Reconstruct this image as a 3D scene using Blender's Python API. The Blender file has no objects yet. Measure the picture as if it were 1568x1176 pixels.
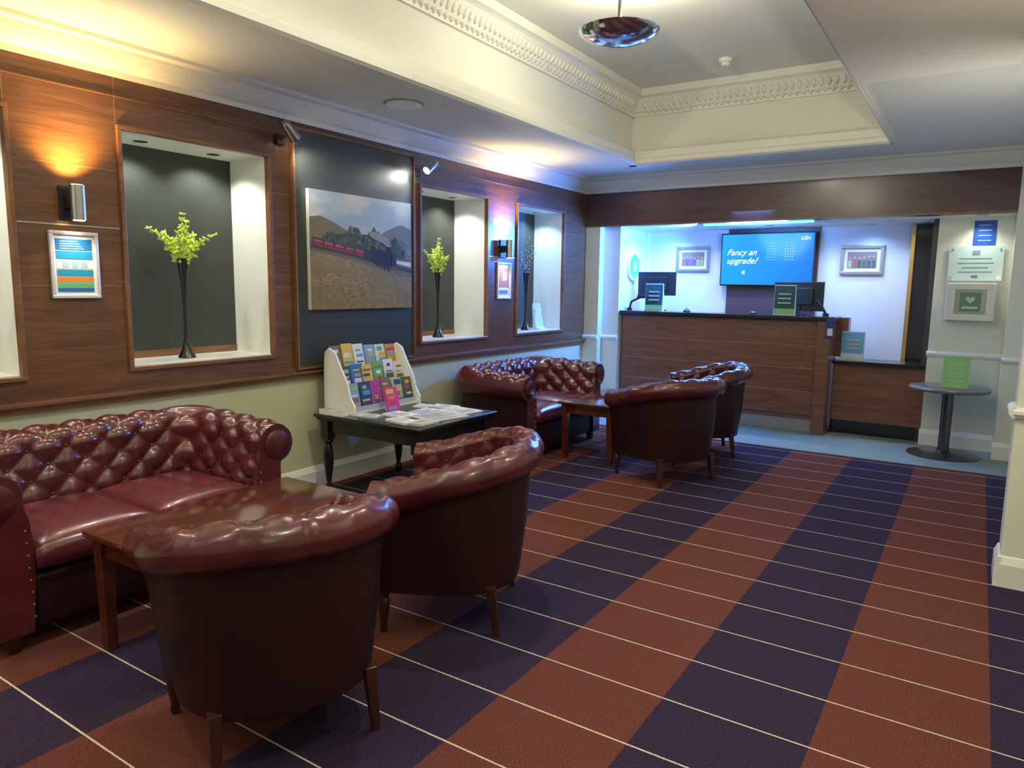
import bpy, bmesh, math, random
from mathutils import Vector, Matrix, Euler
random.seed(7)
S=bpy.context.scene
COL=S.collection
pi=math.pi
# ------------------------------------------------------------------ materials
def nodes(name):
    m=bpy.data.materials.new(name); m.use_nodes=True
    nt=m.node_tree; b=nt.nodes['Principled BSDF']
    return m,nt,b
def mat(name,c,rough=.5,metal=0,emit=None,es=0,coat=0,spec=.5,bump=0,bscale=200,var=0,vscale=8):
    m,nt,b=nodes(name)
    b.inputs['Base Color'].default_value=(*c,1)
    b.inputs['Roughness'].default_value=rough
    b.inputs['Metallic'].default_value=metal
    b.inputs['Specular IOR Level'].default_value=spec
    b.inputs['Coat Weight'].default_value=coat
    b.inputs['Coat Roughness'].default_value=.12
    if emit:
        b.inputs['Emission Color'].default_value=(*emit,1); b.inputs['Emission Strength'].default_value=es
    tc=nt.nodes.new('ShaderNodeTexCoord')
    if var:
        n=nt.nodes.new('ShaderNodeTexNoise'); n.inputs['Scale'].default_value=vscale; n.inputs['Detail'].default_value=3
        nt.links.new(tc.outputs['Object'],n.inputs['Vector'])
        r=nt.nodes.new('ShaderNodeValToRGB')
        r.color_ramp.elements[0].color=(*[x*(1-var) for x in c],1); r.color_ramp.elements[0].position=.3
        r.color_ramp.elements[1].color=(*[min(1,x*(1+var)) for x in c],1); r.color_ramp.elements[1].position=.7
        nt.links.new(n.outputs['Fac'],r.inputs['Fac']); nt.links.new(r.outputs['Color'],b.inputs['Base Color'])
    if bump:
        n=nt.nodes.new('ShaderNodeTexNoise'); n.inputs['Scale'].default_value=bscale
        nt.links.new(tc.outputs['Object'],n.inputs['Vector'])
        bp=nt.nodes.new('ShaderNodeBump'); bp.inputs['Strength'].default_value=bump; bp.inputs['Distance'].default_value=.002
        nt.links.new(n.outputs['Fac'],bp.inputs['Height']); nt.links.new(bp.outputs['Normal'],b.inputs['Normal'])
    return m
def wood(name,c1,c2,scale=(6,1.2,14),rough=.35,coat=.2,fine=.35):
    m,nt,b=nodes(name); L=nt.links
    tc=nt.nodes.new('ShaderNodeTexCoord'); mp=nt.nodes.new('ShaderNodeMapping')
    mp.inputs['Scale'].default_value=scale
    L.new(tc.outputs['Object'],mp.inputs['Vector'])
    n=nt.nodes.new('ShaderNodeTexNoise'); n.inputs['Scale'].default_value=1.6; n.inputs['Detail'].default_value=7; n.inputs['Roughness'].default_value=.65; n.inputs['Distortion'].default_value=1.4
    L.new(mp.outputs['Vector'],n.inputs['Vector'])
    m2=nt.nodes.new('ShaderNodeMapping'); m2.inputs['Scale'].default_value=[s*4 if s>3 else s*1.3 for s in scale]; L.new(tc.outputs['Object'],m2.inputs['Vector'])
    n2=nt.nodes.new('ShaderNodeTexNoise'); n2.inputs['Scale'].default_value=3; n2.inputs['Detail'].default_value=4; L.new(m2.outputs['Vector'],n2.inputs['Vector'])
    mx=nt.nodes.new('ShaderNodeMix'); mx.inputs[0].default_value=fine; L.new(n.outputs['Fac'],mx.inputs[2]); L.new(n2.outputs['Fac'],mx.inputs[3])
    r=nt.nodes.new('ShaderNodeValToRGB')
    r.color_ramp.elements[0].color=(*c1,1); r.color_ramp.elements[0].position=.36
    r.color_ramp.elements[1].color=(*c2,1); r.color_ramp.elements[1].position=.64
    L.new(mx.outputs[0],r.inputs['Fac']); L.new(r.outputs['Color'],b.inputs['Base Color'])
    b.inputs['Roughness'].default_value=rough; b.inputs['Coat Weight'].default_value=coat; b.inputs['Coat Roughness'].default_value=.18
    return m
WOODP=wood('walnut_panel',(.085,.034,.017),(.19,.084,.038),(5,1.0,13),.34,.4)
WOODX=wood('walnut_front',(.15,.060,.036),(.30,.135,.082),(1.0,5,13),.32,.35)
WOODT=wood('walnut_trim',(.15,.065,.03),(.26,.12,.055),(4,1,4),.35)
WOODF=wood('walnut_fascia',(.060,.026,.028),(.115,.052,.053),(1,4,10),.32,.3)  # bluish reception light mixed into the wood colour
MAHO=wood('mahogany',(.065,.013,.006),(.135,.029,.012),(5,1.2,3),.12,.6)
MAHD=wood('mahogany_dark',(.03,.009,.006),(.06,.017,.010),(3,3,1),.3)
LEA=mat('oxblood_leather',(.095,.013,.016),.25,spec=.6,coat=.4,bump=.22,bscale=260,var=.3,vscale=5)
LEAD=mat('oxblood_leather_shaded',(.022,.005,.006),.42,spec=.35,bump=.25,bscale=260,var=.2,vscale=5)  # shaded copy of the leather, shade put into the colour
SEATM=mat('oxblood_leather_seat_sheen',(.115,.016,.024),.27,spec=.6,coat=.35,bump=.2,bscale=200,var=.2,vscale=5)  # sheen of the lit seats put into the leather colour
BRASS=mat('brass_button',(.45,.25,.15),.3,.9)
WALLM=mat('sage_wall_paint',(.60,.61,.40),.7,bump=.05,bscale=90)
WALLC=mat('cream_wall_paint',(.76,.79,.66),.6)
WHITE=mat('white_gloss_paint',(.86,.87,.80),.35)
NICHE=mat('niche_white_paint',(.86,.88,.80),.5)
CEIL=mat('ceiling_paint',(.74,.74,.63),.8)
CEILR=mat('ceiling_paint_cream',(.88,.84,.70),.8)
MOULD=mat('moulding_paint',(.76,.75,.64),.55)
DARK=mat('charcoal_board',(.045,.052,.046),.36,bump=.1,bscale=60)
BLACK=mat('black_lacquer',(.012,.011,.011),.25,coat=.3)
PLAS=mat('black_plastic',(.014,.014,.016),.4)
CHROME=mat('chrome',(.75,.75,.75),.12,1)
STEEL=mat('brushed_steel',(.45,.45,.45),.3,1)
DSTEEL=mat('dark_steel',(.16,.15,.14),.3,1)
GOLD=mat('gold_strip',(.6,.4,.15),.3,.9)
OFFW=mat('office_wall',(.76,.77,.82),.6)
PAPER=mat('paper_white',(.82,.82,.80),.6)
GREYC=mat('grey_carpet',(.25,.32,.30),.95,bump=.6,bscale=500,var=.12,vscale=60)
GREYW=mat('grey_kick',(.33,.33,.33),.5)
_c={}
def flat(c,rough=.6,es=0):
    k=(tuple(c),rough,es)
    if k not in _c: _c[k]=mat('ink_%d'%len(_c),c,rough,emit=c if es else None,es=es)
    return _c[k]
def carpet():
    m,nt,b=nodes('striped_carpet'); L=nt.links
    tc=nt.nodes.new('ShaderNodeTexCoord'); sp=nt.nodes.new('ShaderNodeSeparateXYZ'); L.new(tc.outputs['Object'],sp.inputs[0])
    def M(op,a,v=None,v2=None):
        n=nt.nodes.new('ShaderNodeMath'); n.operation=op
        if hasattr(a,'links'): L.new(a,n.inputs[0])
        else: n.inputs[0].default_value=a
        if v is not None:
            if hasattr(v,'links'): L.new(v,n.inputs[1])
            else: n.inputs[1].default_value=v
        return n.outputs[0]
    nz=nt.nodes.new('ShaderNodeTexNoise'); nz.inputs['Scale'].default_value=120; L.new(tc.outputs['Object'],nz.inputs['Vector'])
    jit=M('MULTIPLY',M('SUBTRACT',nz.outputs['Fac'],.5),.012)
    fx=M('FRACT',M('DIVIDE',M('ADD',M('ADD',sp.outputs['X'],-4.05+9.8),jit),.98))
    band=M('LESS_THAN',fx,.5)
    jy=M('MULTIPLY',M('SUBTRACT',nz.outputs['Fac'],.5),.004)
    fy=M('FRACT',M('DIVIDE',M('ADD',M('ADD',sp.outputs['Y'],-1.04+3.14+.157),jy),.314))
    ln=M('LESS_THAN',M('ABSOLUTE',M('SUBTRACT',fy,.5)),.0105)
    n2=nt.nodes.new('ShaderNodeTexNoise'); n2.inputs['Scale'].default_value=150; n2.inputs['Detail'].default_value=4; n2.inputs['Roughness'].default_value=.8; L.new(tc.outputs['Object'],n2.inputs['Vector'])
    def ramp(c1,c2):
        r=nt.nodes.new('ShaderNodeValToRGB'); r.color_ramp.elements[0].color=(*c1,1);r.color_ramp.elements[0].position=.36
        r.color_ramp.elements[1].color=(*c2,1);r.color_ramp.elements[1].position=.64; L.new(n2.outputs['Fac'],r.inputs['Fac']); return r.outputs['Color']
    rust=ramp((.080,.023,.016),(.200,.064,.045)); pur=ramp((.014,.008,.020),(.056,.036,.076))
    mx=nt.nodes.new('ShaderNodeMix'); mx.data_type='RGBA'; L.new(band,mx.inputs[0]); L.new(rust,mx.inputs[6]); L.new(pur,mx.inputs[7])
    m2=nt.nodes.new('ShaderNodeMix'); m2.data_type='RGBA'; L.new(ln,m2.inputs[0]); L.new(mx.outputs[2],m2.inputs[6]); m2.inputs[7].default_value=(.66,.56,.38,1)
    L.new(m2.outputs[2],b.inputs['Base Color']); b.inputs['Roughness'].default_value=.95; b.inputs['Specular IOR Level'].default_value=.15
    bp=nt.nodes.new('ShaderNodeBump'); bp.inputs['Strength'].default_value=.6; bp.inputs['Distance'].default_value=.004
    L.new(n2.outputs['Fac'],bp.inputs['Height']); L.new(bp.outputs['Normal'],b.inputs['Normal'])
    return m
CARPET=carpet()
# ------------------------------------------------------------------ geometry helpers
def grp(name,loc=(0,0,0),rz=0):
    e=bpy.data.objects.new(name,None); e.empty_display_size=.1; e.location=loc; e.rotation_euler=(0,0,rz); COL.objects.link(e); return e
def obj(name,verts,faces,m,parent=None,smooth=False,bevel=0,seg=2):
    me=bpy.data.meshes.new(name); me.from_pydata([tuple(v) for v in verts],[],faces)
    bm=bmesh.new(); bm.from_mesh(me); bmesh.ops.recalc_face_normals(bm,faces=bm.faces); bm.to_mesh(me); bm.free()
    o=bpy.data.objects.new(name,me); COL.objects.link(o)
    if isinstance(m,(list,tuple)):
        for x in m: me.materials.append(x)
    else: me.materials.append(m)
    if smooth:
        for p in me.polygons: p.use_smooth=True
    if bevel:
        md=o.modifiers.new('bevel','BEVEL'); md.width=bevel; md.segments=seg; md.limit_method='ANGLE'
        for p in me.polygons: p.use_smooth=seg>2
    if parent: o.parent=parent
    return o
BF=[(0,1,2,3),(4,7,6,5),(0,4,5,1),(1,5,6,2),(2,6,7,3),(3,7,4,0)]
def bv(x0,x1,y0,y1,z0,z1): return [(x0,y0,z0),(x1,y0,z0),(x1,y1,z0),(x0,y1,z0),(x0,y0,z1),(x1,y0,z1),(x1,y1,z1),(x0,y1,z1)]
def box(name,x0,x1,y0,y1,z0,z1,m,parent=None,bevel=0,seg=2):
    return obj(name,bv(x0,x1,y0,y1,z0,z1),BF,m,parent,False,bevel,seg)
def boxes(name,lst,m,parent=None,bevel=0):
    V=[];Fc=[]
    for b in lst:
        k=len(V); V+=bv(*b); Fc+=[tuple(i+k for i in f) for f in BF]
    return obj(name,V,Fc,m,parent,False,bevel)
def prism(name,pts,axis,a0,a1,m,parent=None,smooth=False):
    n=len(pts)
    def P(p,a):
        if axis=='y': return (p[0],a,p[1])
        if axis=='x': return (a,p[0],p[1])
        return (p[0],p[1],a)
    V=[P(p,a0) for p in pts]+[P(p,a1) for p in pts]
    Fc=[tuple(range(n)),tuple(range(2*n-1,n-1,-1))]+[(i,(i+1)%n,n+(i+1)%n,n+i) for i in range(n)]
    return obj(name,V,Fc,m,parent,smooth)
def lathe(name,prof,m,parent=None,loc=(0,0,0),n=24,rot=None,smooth=True):
    V=[];Fc=[]
    for r,z in prof:
        for i in range(n):
            a=2*pi*i/n; V.append(Vector((r*math.cos(a),r*math.sin(a),z)))
    for j in range(len(prof)-1):
        for i in range(n):
            Fc.append((j*n+i,j*n+(i+1)%n,(j+1)*n+(i+1)%n,(j+1)*n+i))
    Fc.append(tuple(range(n))); k=(len(prof)-1)*n; Fc.append(tuple(range(k,k+n)))
    if rot: V=[rot@v for v in V]
    V=[v+Vector(loc) for v in V]
    o=obj(name,V,Fc,m,parent,smooth)
    if smooth:
        md=o.modifiers.new('es','EDGE_SPLIT'); md.split_angle=math.radians(40)
    return o
def cyl(name,loc,r,h,m,parent=None,n=20,rot=None): return lathe(name,[(r,0),(r,h)],m,parent,loc,n,rot)
def tube(name,pts,r,m,parent=None):
    cu=bpy.data.curves.new(name,'CURVE'); cu.dimensions='3D'; cu.bevel_depth=r; cu.bevel_resolution=2
    sp=cu.splines.new('POLY'); sp.points.add(len(pts)-1)
    for i,p in enumerate(pts): sp.points[i].co=(*p,1)
    cu.materials.append(m)
    o=bpy.data.objects.new(name,cu); COL.objects.link(o)
    if parent: o.parent=parent
    return o
def text(name,s,size,loc,rot,m,parent,shear=0):
    cu=bpy.data.curves.new(name,'FONT'); cu.body=s; cu.size=size; cu.extrude=.0005; cu.shear=shear; cu.materials.append(m)
    o=bpy.data.objects.new(name,cu); o.location=loc; o.rotation_euler=rot; COL.objects.link(o); o.parent=parent; return o
def light(name,typ,loc,e,c,parent=None,target=None,size=.1,spot=None,blend=.6):
    l=bpy.data.lights.new(name,typ); l.energy=e; l.color=c
    if typ=='AREA': l.shape='DISK'; l.size=size
    else: l.shadow_soft_size=size
    if spot: l.spot_size=math.radians(spot); l.spot_blend=blend
    o=bpy.data.objects.new(name,l); o.location=loc
    if target is not None: o.rotation_euler=(Vector(target)-Vector(loc)).to_track_quat('-Z','Y').to_euler()
    COL.objects.link(o)
    if parent: o.parent=parent
    return o
# ------------------------------------------------------------------ room shell
H=2.65; HT=3.3
box('floor',-.6,5.3,-2.3,6.77,-.1,0,CARPET)
box('floor_reception',-.6,5.3,6.77,9.0,-.1,-.001,GREYC)
box('trim_carpet_edge',.42,4.27,6.755,6.785,-.02,.006,mat('edge_strip',(.12,.07,.05),.5))
NW=[(-.82,.11),(.66,1.59),(2.14,3.07),(4.57,5.50),(6.03,6.96)]
ZB,ZT=.98,2.24
ND=-.35
L=[(-.62,0,-2.3,7.5,0,ZB),(-.62,0,-2.3,7.5,ZT,H)]
prev=-2.3
for a,b in NW:
    L.append((-.62,0,prev,a,ZB,ZT)); prev=b
L.append((-.62,0,prev,7.5,ZB,ZT))
boxes('wall_left',L[:1],WALLM)
boxes('wall_left_upper',L[1:],NICHE)
for i,(a,b) in enumerate(NW):
    box('trim_niche_back_%d'%i,ND-.25,ND,a,b,ZB+.05,ZT,DARK)
    box('trim_niche_skirt_%d'%i,ND-.25,ND+.005,a,b,ZB,ZB+.05,WOODT)
    box('trim_niche_sill_%d'%i,ND,.012,a,b,ZB,ZB+.006,WHITE)
L=[(0,.02,-2.3,7.5,.84,ZB-.001),(0,.02,-2.3,7.5,ZT+.001,2.5)]
prev=-2.3
for a,b in NW:
    L.append((0,.02,prev,a-.001,ZB-.001,ZT+.001)); prev=b+.001
L.append((0,.02,prev,7.5,ZB-.001,ZT+.001))
boxes('wall_left_panelling',L,WOODP)
def frame_x(name,a,b,z0,z1,w,x0,x1,m,parent=None):
    return boxes(name,[(x0,x1,a-w,b+w,z1,z1+w),(x0,x1,a-w,b+w,z0-w,z0),(x0,x1,a-w,a,z0,z1),(x0,x1,b,b+w,z0,z1)],m,parent,.003)
for i,(a,b) in enumerate(NW): frame_x('trim_niche_frame_%d'%i,a,b,ZB,ZT,.022,.0,.04,WOODT)
prism('trim_panel_ledge',[(0,.80),(.03,.80),(.035,.82),(.055,.835),(.055,.85),(0,.85)],'y',-2.3,7.5,WOODT)
JM=mat('panel_joint',(.30,.17,.08),.5)
for i,(a,b) in enumerate([(1.62,2.11),(5.53,6.00),(3.10,3.26),(6.99,7.49)]):
    if i<2: box('trim_chrome_strip_%d'%i,.018,.024,a,b,1.72,1.728,STEEL)
    boxes('trim_panel_joint_%d'%i,[(.017,.0212,a,b,z,z+.003) for z in (1.42,2.02)],JM)
boxes('trim_panel_verticals',[(.017,.0212,y-.0015,y+.0015,ZT+.03,2.5) for y in (1.60,2.12,3.16,4.51,5.75,7.0)],JM)
box('trim_panel_rail',.018,.028,-2.3,7.5,2.40,2.405,WOODT)
crn=[(0,2.50),(.028,2.50),(.032,2.53),(.05,2.545),(.075,2.575),(.095,2.61),(.10,2.625),(.15,2.63),(.155,2.65),(0,2.65)]
prism('trim_cornice_left',crn,'y',-2.3,7.5,MOULD)
prism('trim_cornice_back',[(7.5-x,z) for x,z in crn],'x',0,4.27,MOULD)
base=[(0,0),(.022,0),(.022,.115),(.014,.135),(.008,.15),(0,.155)]
prism('baseboard_left',base,'y',-2.3,7.55,WHITE)
TX0,TX1,TY0,TY1=.92,3.2,-1.2,6.68
boxes('ceiling',[(-.62,TX0,-2.3,7.5,H,HT+.2),(TX1,5.3,-2.3,7.5,H,HT+.2),(TX0,TX1,TY1,7.5,H,HT+.2),(TX0,TX1,-2.3,TY0,H,HT+.2),(TX0,TX1,TY0,TY1,HT,HT+.2)],CEIL)
lip=[(-.10,2.61),(-.09,2.605),(-.02,2.605),(-.01,2.595),(.06,2.595),(.08,2.61),(.08,2.645),(.065,2.66),(.065,2.72),(.04,2.735),(.0,2.735),(0,2.62),(-.10,2.62)]
lip=[(x,z+.03) for x,z in lip]
prism('trim_tray_lip_left',[(TX0+x,z) for x,z in lip],'y',TY0,TY1+.1,MOULD)
prism('trim_tray_lip_back',[(TY1-x*1.0,z) for x,z in lip],'x',TX0-.1,TX1,MOULD)
prism('trim_tray_lip_right',[(TX1-x*.2,z) for x,z in lip],'y',TY0,TY1,MOULD)
cr=[(0,3.08),(.025,3.08),(.03,3.11),(.05,3.12),(.11,3.22),(.125,3.23),(.15,3.24),(.15,3.3),(0,3.3)]
prism('trim_crown_left',[(TX0+x,z) for x,z in cr],'y',TY0,TY1,MOULD)
prism('trim_crown_back',[(TY1-x,z) for x,z in cr],'x',TX0,TX1,MOULD)
prism('trim_crown_right',[(TX1-x,z) for x,z in cr],'y',TY0,TY1,MOULD)
bm=bmesh.new()
def orn(p,along):
    r=bmesh.ops.create_icosphere(bm,subdivisions=1,radius=1)
    sc=(.014,.021,.042) if along=='y' else (.021,.014,.042)
    rot=Matrix.Rotation(math.radians(31),3,'Y') if along=='y' else Matrix.Rotation(math.radians(31),3,'X')
    for v in r['verts']:
        q=Vector((v.co.x*sc[0],v.co.y*sc[1],v.co.z*sc[2])); v.co=rot@q+Vector(p)
y=.5
while y<TY1-.15:
    orn((TX0+.080,y,3.17),'y'); orn((TX0+.043,y+.029,3.125),'y'); y+=.058
x=TX0+.15
while x<TX1-.1:
    orn((x,TY1-.080,3.17),'x'); orn((x+.029,TY1-.043,3.125),'x'); x+=.058
me=bpy.data.meshes.new('trim_crown_ornament'); bm.to_mesh(me); bm.free(); me.materials.append(MOULD)
for p in me.polygons: p.use_smooth=True
COL.objects.link(bpy.data.objects.new('trim_crown_ornament',me))
box('ceiling_bulkhead',3.2,3.97,-2.3,4.66,2.62,H+.01,CEILR)
box('trim_ceiling_seam',3.215,3.235,4.66,7.3,2.645,2.652,MOULD)
box('wall_back_fascia',0,4.27,7.5,7.62,2.13,2.5,WOODF)
box('trim_fascia_edge',0.0,4.27,7.485,7.5,2.13,2.15,WOODT)
box('wall_back_header',0,4.27,7.5,9.0,2.5,H+.8,WALLC)
box('wall_back_left_pier',-.62,.40,7.62,8.45,0,2.13,WALLC)
box('wall_back_left_return',-.62,.20,7.5,7.62,0,2.13,WALLC)
box('wall_back_right_pier',3.52,4.10,7.78,8.6,0,2.13,WALLC)
box('wall_back_right_nib',4.10,4.5,7.46,8.6,0,2.5,WALLC)
box('ceiling_alcove',0,4.27,7.62,8.6,2.13,2.5,CEILR)
box('wall_back_reception',.2,3.6,8.45,8.6,0,2.13,OFFW)
box('wall_right',4.27,4.5,4.4,7.5,0,H,WALLC)
box('wall_right_pier',4.09,5.3,4.2,4.42,0,H,WALLC)
box('wall_right_near',5.2,5.4,-2.3,4.2,0,H,WALLC)
box('wall_front',-.62,5.4,-2.45,-2.3,0,H+.8,WALLC)
dado=[(0,.85),(.015,.85),(.03,.87),(.03,.885),(.015,.90),(0,.90)]
for nm,x0,x1,yw in [('left_pier',.20,.40,7.62),('right_pier',3.52,4.10,7.78),('right_nib',4.10,4.27,7.46),('near_pier',4.09,5.2,4.2),('left_return',0,.2,7.5)]:
    prism('trim_dado_'+nm,[(yw-a,z) for a,z in dado],'x',x0-.01,x1,WHITE)
    prism('baseboard_'+nm,[(yw-a,z) for a,z in base],'x',x0-.01,x1,WHITE)
prism('trim_dado_near_side',[(4.09-a,z) for a,z in dado],'y',4.18,4.42,WHITE)
prism('baseboard_near_side',[(4.09-a,z) for a,z in base],'y',4.18,4.42,WHITE)
prism('baseboard_right',[(4.27-a,z) for a,z in base],'y',4.42,7.46,WHITE)
prism('trim_dado_right',[(4.27-a,z) for a,z in dado],'y',4.42,7.46,WHITE)
box('trim_alcove_column',.40,.44,8.40,8.45,0,2.13,WHITE)
box('trim_media_wall_panel',1.40,2.38,8.42,8.45,0,2.13,mat('media_panel',(.09,.06,.085),.35))
g=grp('door_1')
box('glass_leaf',3.30,3.52,8.36,8.40,0,2.12,mat('dark_glass',(.03,.03,.035),.08),g)
box('gold_stile',3.26,3.30,8.34,8.42,0,2.12,GOLD,g,.004)
box('jamb',3.47,3.52,7.9,8.36,0,2.12,mat('dark_jamb',(.05,.05,.055),.3),g)
# ------------------------------------------------------------------ television
g=grp('television',(1.85,8.365,1.785))
box('bezel',-.51,.51,-.03,.05,-.295,.295,PLAS,g,.006)
m,nt,b=nodes('tv_screen'); tc=nt.nodes.new('ShaderNodeTexCoord'); gr=nt.nodes.new('ShaderNodeTexGradient'); mp=nt.nodes.new('ShaderNodeMapping')
mp.inputs['Location'].default_value=(.5,0,0); nt.links.new(tc.outputs['Object'],mp.inputs[0]); nt.links.new(mp.outputs[0],gr.inputs[0])
r=nt.nodes.new('ShaderNodeValToRGB'); r.color_ramp.elements[0].color=(.006,.30,.85,1); r.color_ramp.elements[1].color=(.002,.15,.62,1)
nt.links.new(gr.outputs['Fac'],r.inputs[0]); nt.links.new(r.outputs[0],b.inputs['Emission Color']); b.inputs['Emission Strength'].default_value=1.1
b.inputs['Base Color'].default_value=(0,0,0,1); b.inputs['Roughness'].default_value=.2
box('screen',-.495,.495,-.034,-.030,-.28,.28,m,g)
EW=mat('screen_text_white',(.8,.9,1),.5,emit=(.8,.9,1),es=.9)
ED=mat('screen_text_dim',(.3,.55,.9),.5,emit=(.25,.55,.95),es=.8)
text('slogan','Fancy an\nupgrade?',.095,(-.44,-.036,.05),(pi/2,0,0),EW,g,.4)
text('corner_mark','LGH',.05,(.36,-.036,.21),(pi/2,0,0),EW,g)
for i in range(7):
    text('row_%d'%i,'------------',.026,(-.0,-.036,.17-i*.03),(pi/2,0,0),ED,g)
    text('col_%d'%i,'-  -  -  -',.03,(.2,-.036,.17-i*.03),(pi/2,0,0),EW,g)
text('footer_mark','#',.06,(-.26,-.036,-.16),(pi/2,0,0),EW,g)
def wallpic(x0,x1,z0,z1,yy,seed):
    g=grp('picture_frame',((x0+x1)/2,yy,(z0+z1)/2)); w=(x1-x0)/2; h=(z1-z0)/2
    fm=mat('silver_frame',(.36,.36,.37),.35,.6)
    boxes('frame',[(-w,w,-.03,0,h-.035,h),(-w,w,-.03,0,-h,-h+.035),(-w,-w+.035,-.03,0,-h+.035,h-.035),(w-.035,w,-.03,0,-h+.035,h-.035)],fm,g,.004)
    box('mount',-w+.035,w-.035,-.012,-.002,-h+.035,h-.035,PAPER,g)
    box('photo',-w+.07,w-.07,-.015,-.011,-h+.07,h-.07,flat((.30,.22,.20)),g)
    rr=random.Random(seed)
    for i in range(6):
        cx=-w+.095+i*(2*w-.19)/5
        lathe('person_head_%d'%i,[(.0,0),(.013,.0),(.013,.002),(0,.002)],flat((.6,.34,.25)),g,(cx,-.0165,.008+rr.random()*.03),12,Matrix.Rotation(pi/2,3,'X'))
        box('person_torso_%d'%i,cx-.017,cx+.017,-.017,-.0155,-h+.075,-.006,flat((rr.choice([.45,.1,.6]),rr.choice([.12,.15,.5]),rr.choice([.12,.3,.5]))),g)
wallpic(.77,1.18,1.65,1.95,8.45,1); wallpic(2.60,3.02,1.62,1.93,8.45,4)
g=grp('illuminated_round_sign',(.40,7.98,1.70))
lathe('rim',[(.17,0),(.17,.03),(.15,.035),(.14,.03)],PAPER,g,(0,0,0),32,Matrix.Rotation(pi/2,3,'Y'))
lathe('face',[(.0,.0),(.14,.0),(.14,.031),(0,.031)],mat('blue_lit',(.02,.3,.9),.4,emit=(.05,.4,1),es=.8),g,(0,0,0),32,Matrix.Rotation(pi/2,3,'Y'))
lathe('hub',[(.0,.0),(.06,.0),(.06,.034),(0,.034)],flat((.45,.6,.75)),g,(0,0,0),24,Matrix.Rotation(pi/2,3,'Y'))
# ------------------------------------------------------------------ reception counter
g=grp('reception_counter',(0,0,0))
box('body',.42,2.60,7.72,8.0,.14,1.15,WOODX,g)
boxes('front_board',[(.42,2.56,7.70,7.72,z0,z1) for z0,z1 in ((.18,.42),(.425,.655),(.66,.89),(.895,1.14))],WOODX,g,.002)
boxes('light_inlay',[(.42,2.56,7.698,7.72,z-.002,z+.002) for z in (.4225,.6575,.8925)],mat('inlay',(.45,.32,.22),.4),g)
box('kick',.42,2.56,7.74,7.98,0,.14,GREYW,g)
box('worktop',.41,2.72,7.62,8.02,1.15,1.19,BLACK,g,.006)
box('end_post',2.56,2.68,7.63,8.1,0,1.15,WOODX,g,.004)
box('raised_end',2.60,2.80,7.95,8.10,.78,1.18,WOODX,g,.003)
box('inner_desk',.42,2.6,7.98,8.25,.70,.74,BLACK,g)
box('low_worktop',2.69,3.515,7.80,8.2,.72,.755,BLACK,g,.005)
box('low_front',2.69,3.515,7.88,7.91,.14,.72,WOODX,g)
box('low_kick',2.69,3.515,7.92,7.94,0,.14,BLACK,g)
def monitor(x,z,w,h,rz):
    g=grp('computer_monitor',(x,7.93,1.191),rz)
    zz=z-1.19
    box('panel',-w/2,w/2,0,.03,zz-h/2,zz+h/2,PLAS,g,.006)
    box('back_bulge',-w*.3,w*.3,-.03,0.0,zz-h*.3,zz+h*.3,PLAS,g,.01)
    box('neck',-.03,.03,-.02,.02,.01,zz-h*.2,PLAS,g,.004)
    box('foot',-.11,.11,-.07,.06,0,.012,PLAS,g,.004)
monitor(.73,1.50,.46,.27,0); monitor(2.30,1.385,.50,.30,-.08)
g=grp('monitor_arm',(.50,7.80,1.191))
cyl('clamp',(-.04,0,0),.03,.03,PLAS,g); tube('arm',[(-.04,0,.02),(-.02,0,.10),(.10,.02,.16),(.16,.03,.20)],.014,PLAS,g)
box('handset',.06,.2,-.03,.03,.14,.18,PLAS,g,.01)
g=grp('monitor_arm',(2.60,7.80,1.191)); cyl('clamp',(0,0,0),.03,.03,PLAS,g); tube('arm',[(0,0,.02),(-.03,0,.08),(-.10,.01,.16)],.013,PLAS,g)
def counter_poster(x,y,z,w,h,c1,c2):
    g=grp('countertop_poster_stand',(x,y,z+.001))
    prism('stand',[(-.03,0),(.05,0),(.02,.01),(-.0,h+.01),(-.008,h+.01)],'x',-w/2,w/2,flat((.6,.75,.7),.2),g)
    obj('poster',[(-w/2+.005,-.033,.02),(w/2-.005,-.033,.02),(w/2-.005,-.012,h),(-w/2+.005,-.012,h)],[(0,1,2,3)],flat(c1),g)
    obj('poster_band',[(-w/2+.005,-.035,.02),(w/2-.005,-.035,.02),(w/2-.005,-.031,.07),(-w/2+.005,-.031,.07)],[(0,1,2,3)],flat(c2),g)
    for i in range(3): box('line_%d'%i,-w*.3,w*.3,-.034+.005*i,-.028+.005*i,h*(.4+.15*i),h*(.4+.15*i)+.015,flat((.5,.6,.55)),g)
counter_poster(.80,7.72,1.19,.21,.30,(.02,.09,.09),(.25,.6,.2))
counter_poster(2.22,7.70,1.19,.21,.30,(.02,.09,.09),(.25,.6,.2))
counter_poster(2.86,7.90,.755,.21,.28,(.15,.45,.7),(.7,.75,.8))
g=grp('counter_edge_sign',(2.685,7.628,1.05)); box('plate',-.04,.04,-.04,-.012,-.06,.12,flat((.02,.05,.25)),g,.003); box('label',-.025,.025,-.043,-.04,-.04,.03,PAPER,g)
for x in (1.18,1.90):
    g=grp('service_bell',(x,7.72,1.191)); lathe('dome',[(.04,0),(.04,.008),(.034,.02),(.02,.032),(.006,.036),(.006,.045),(0,.045)],PLAS,g)
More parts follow.
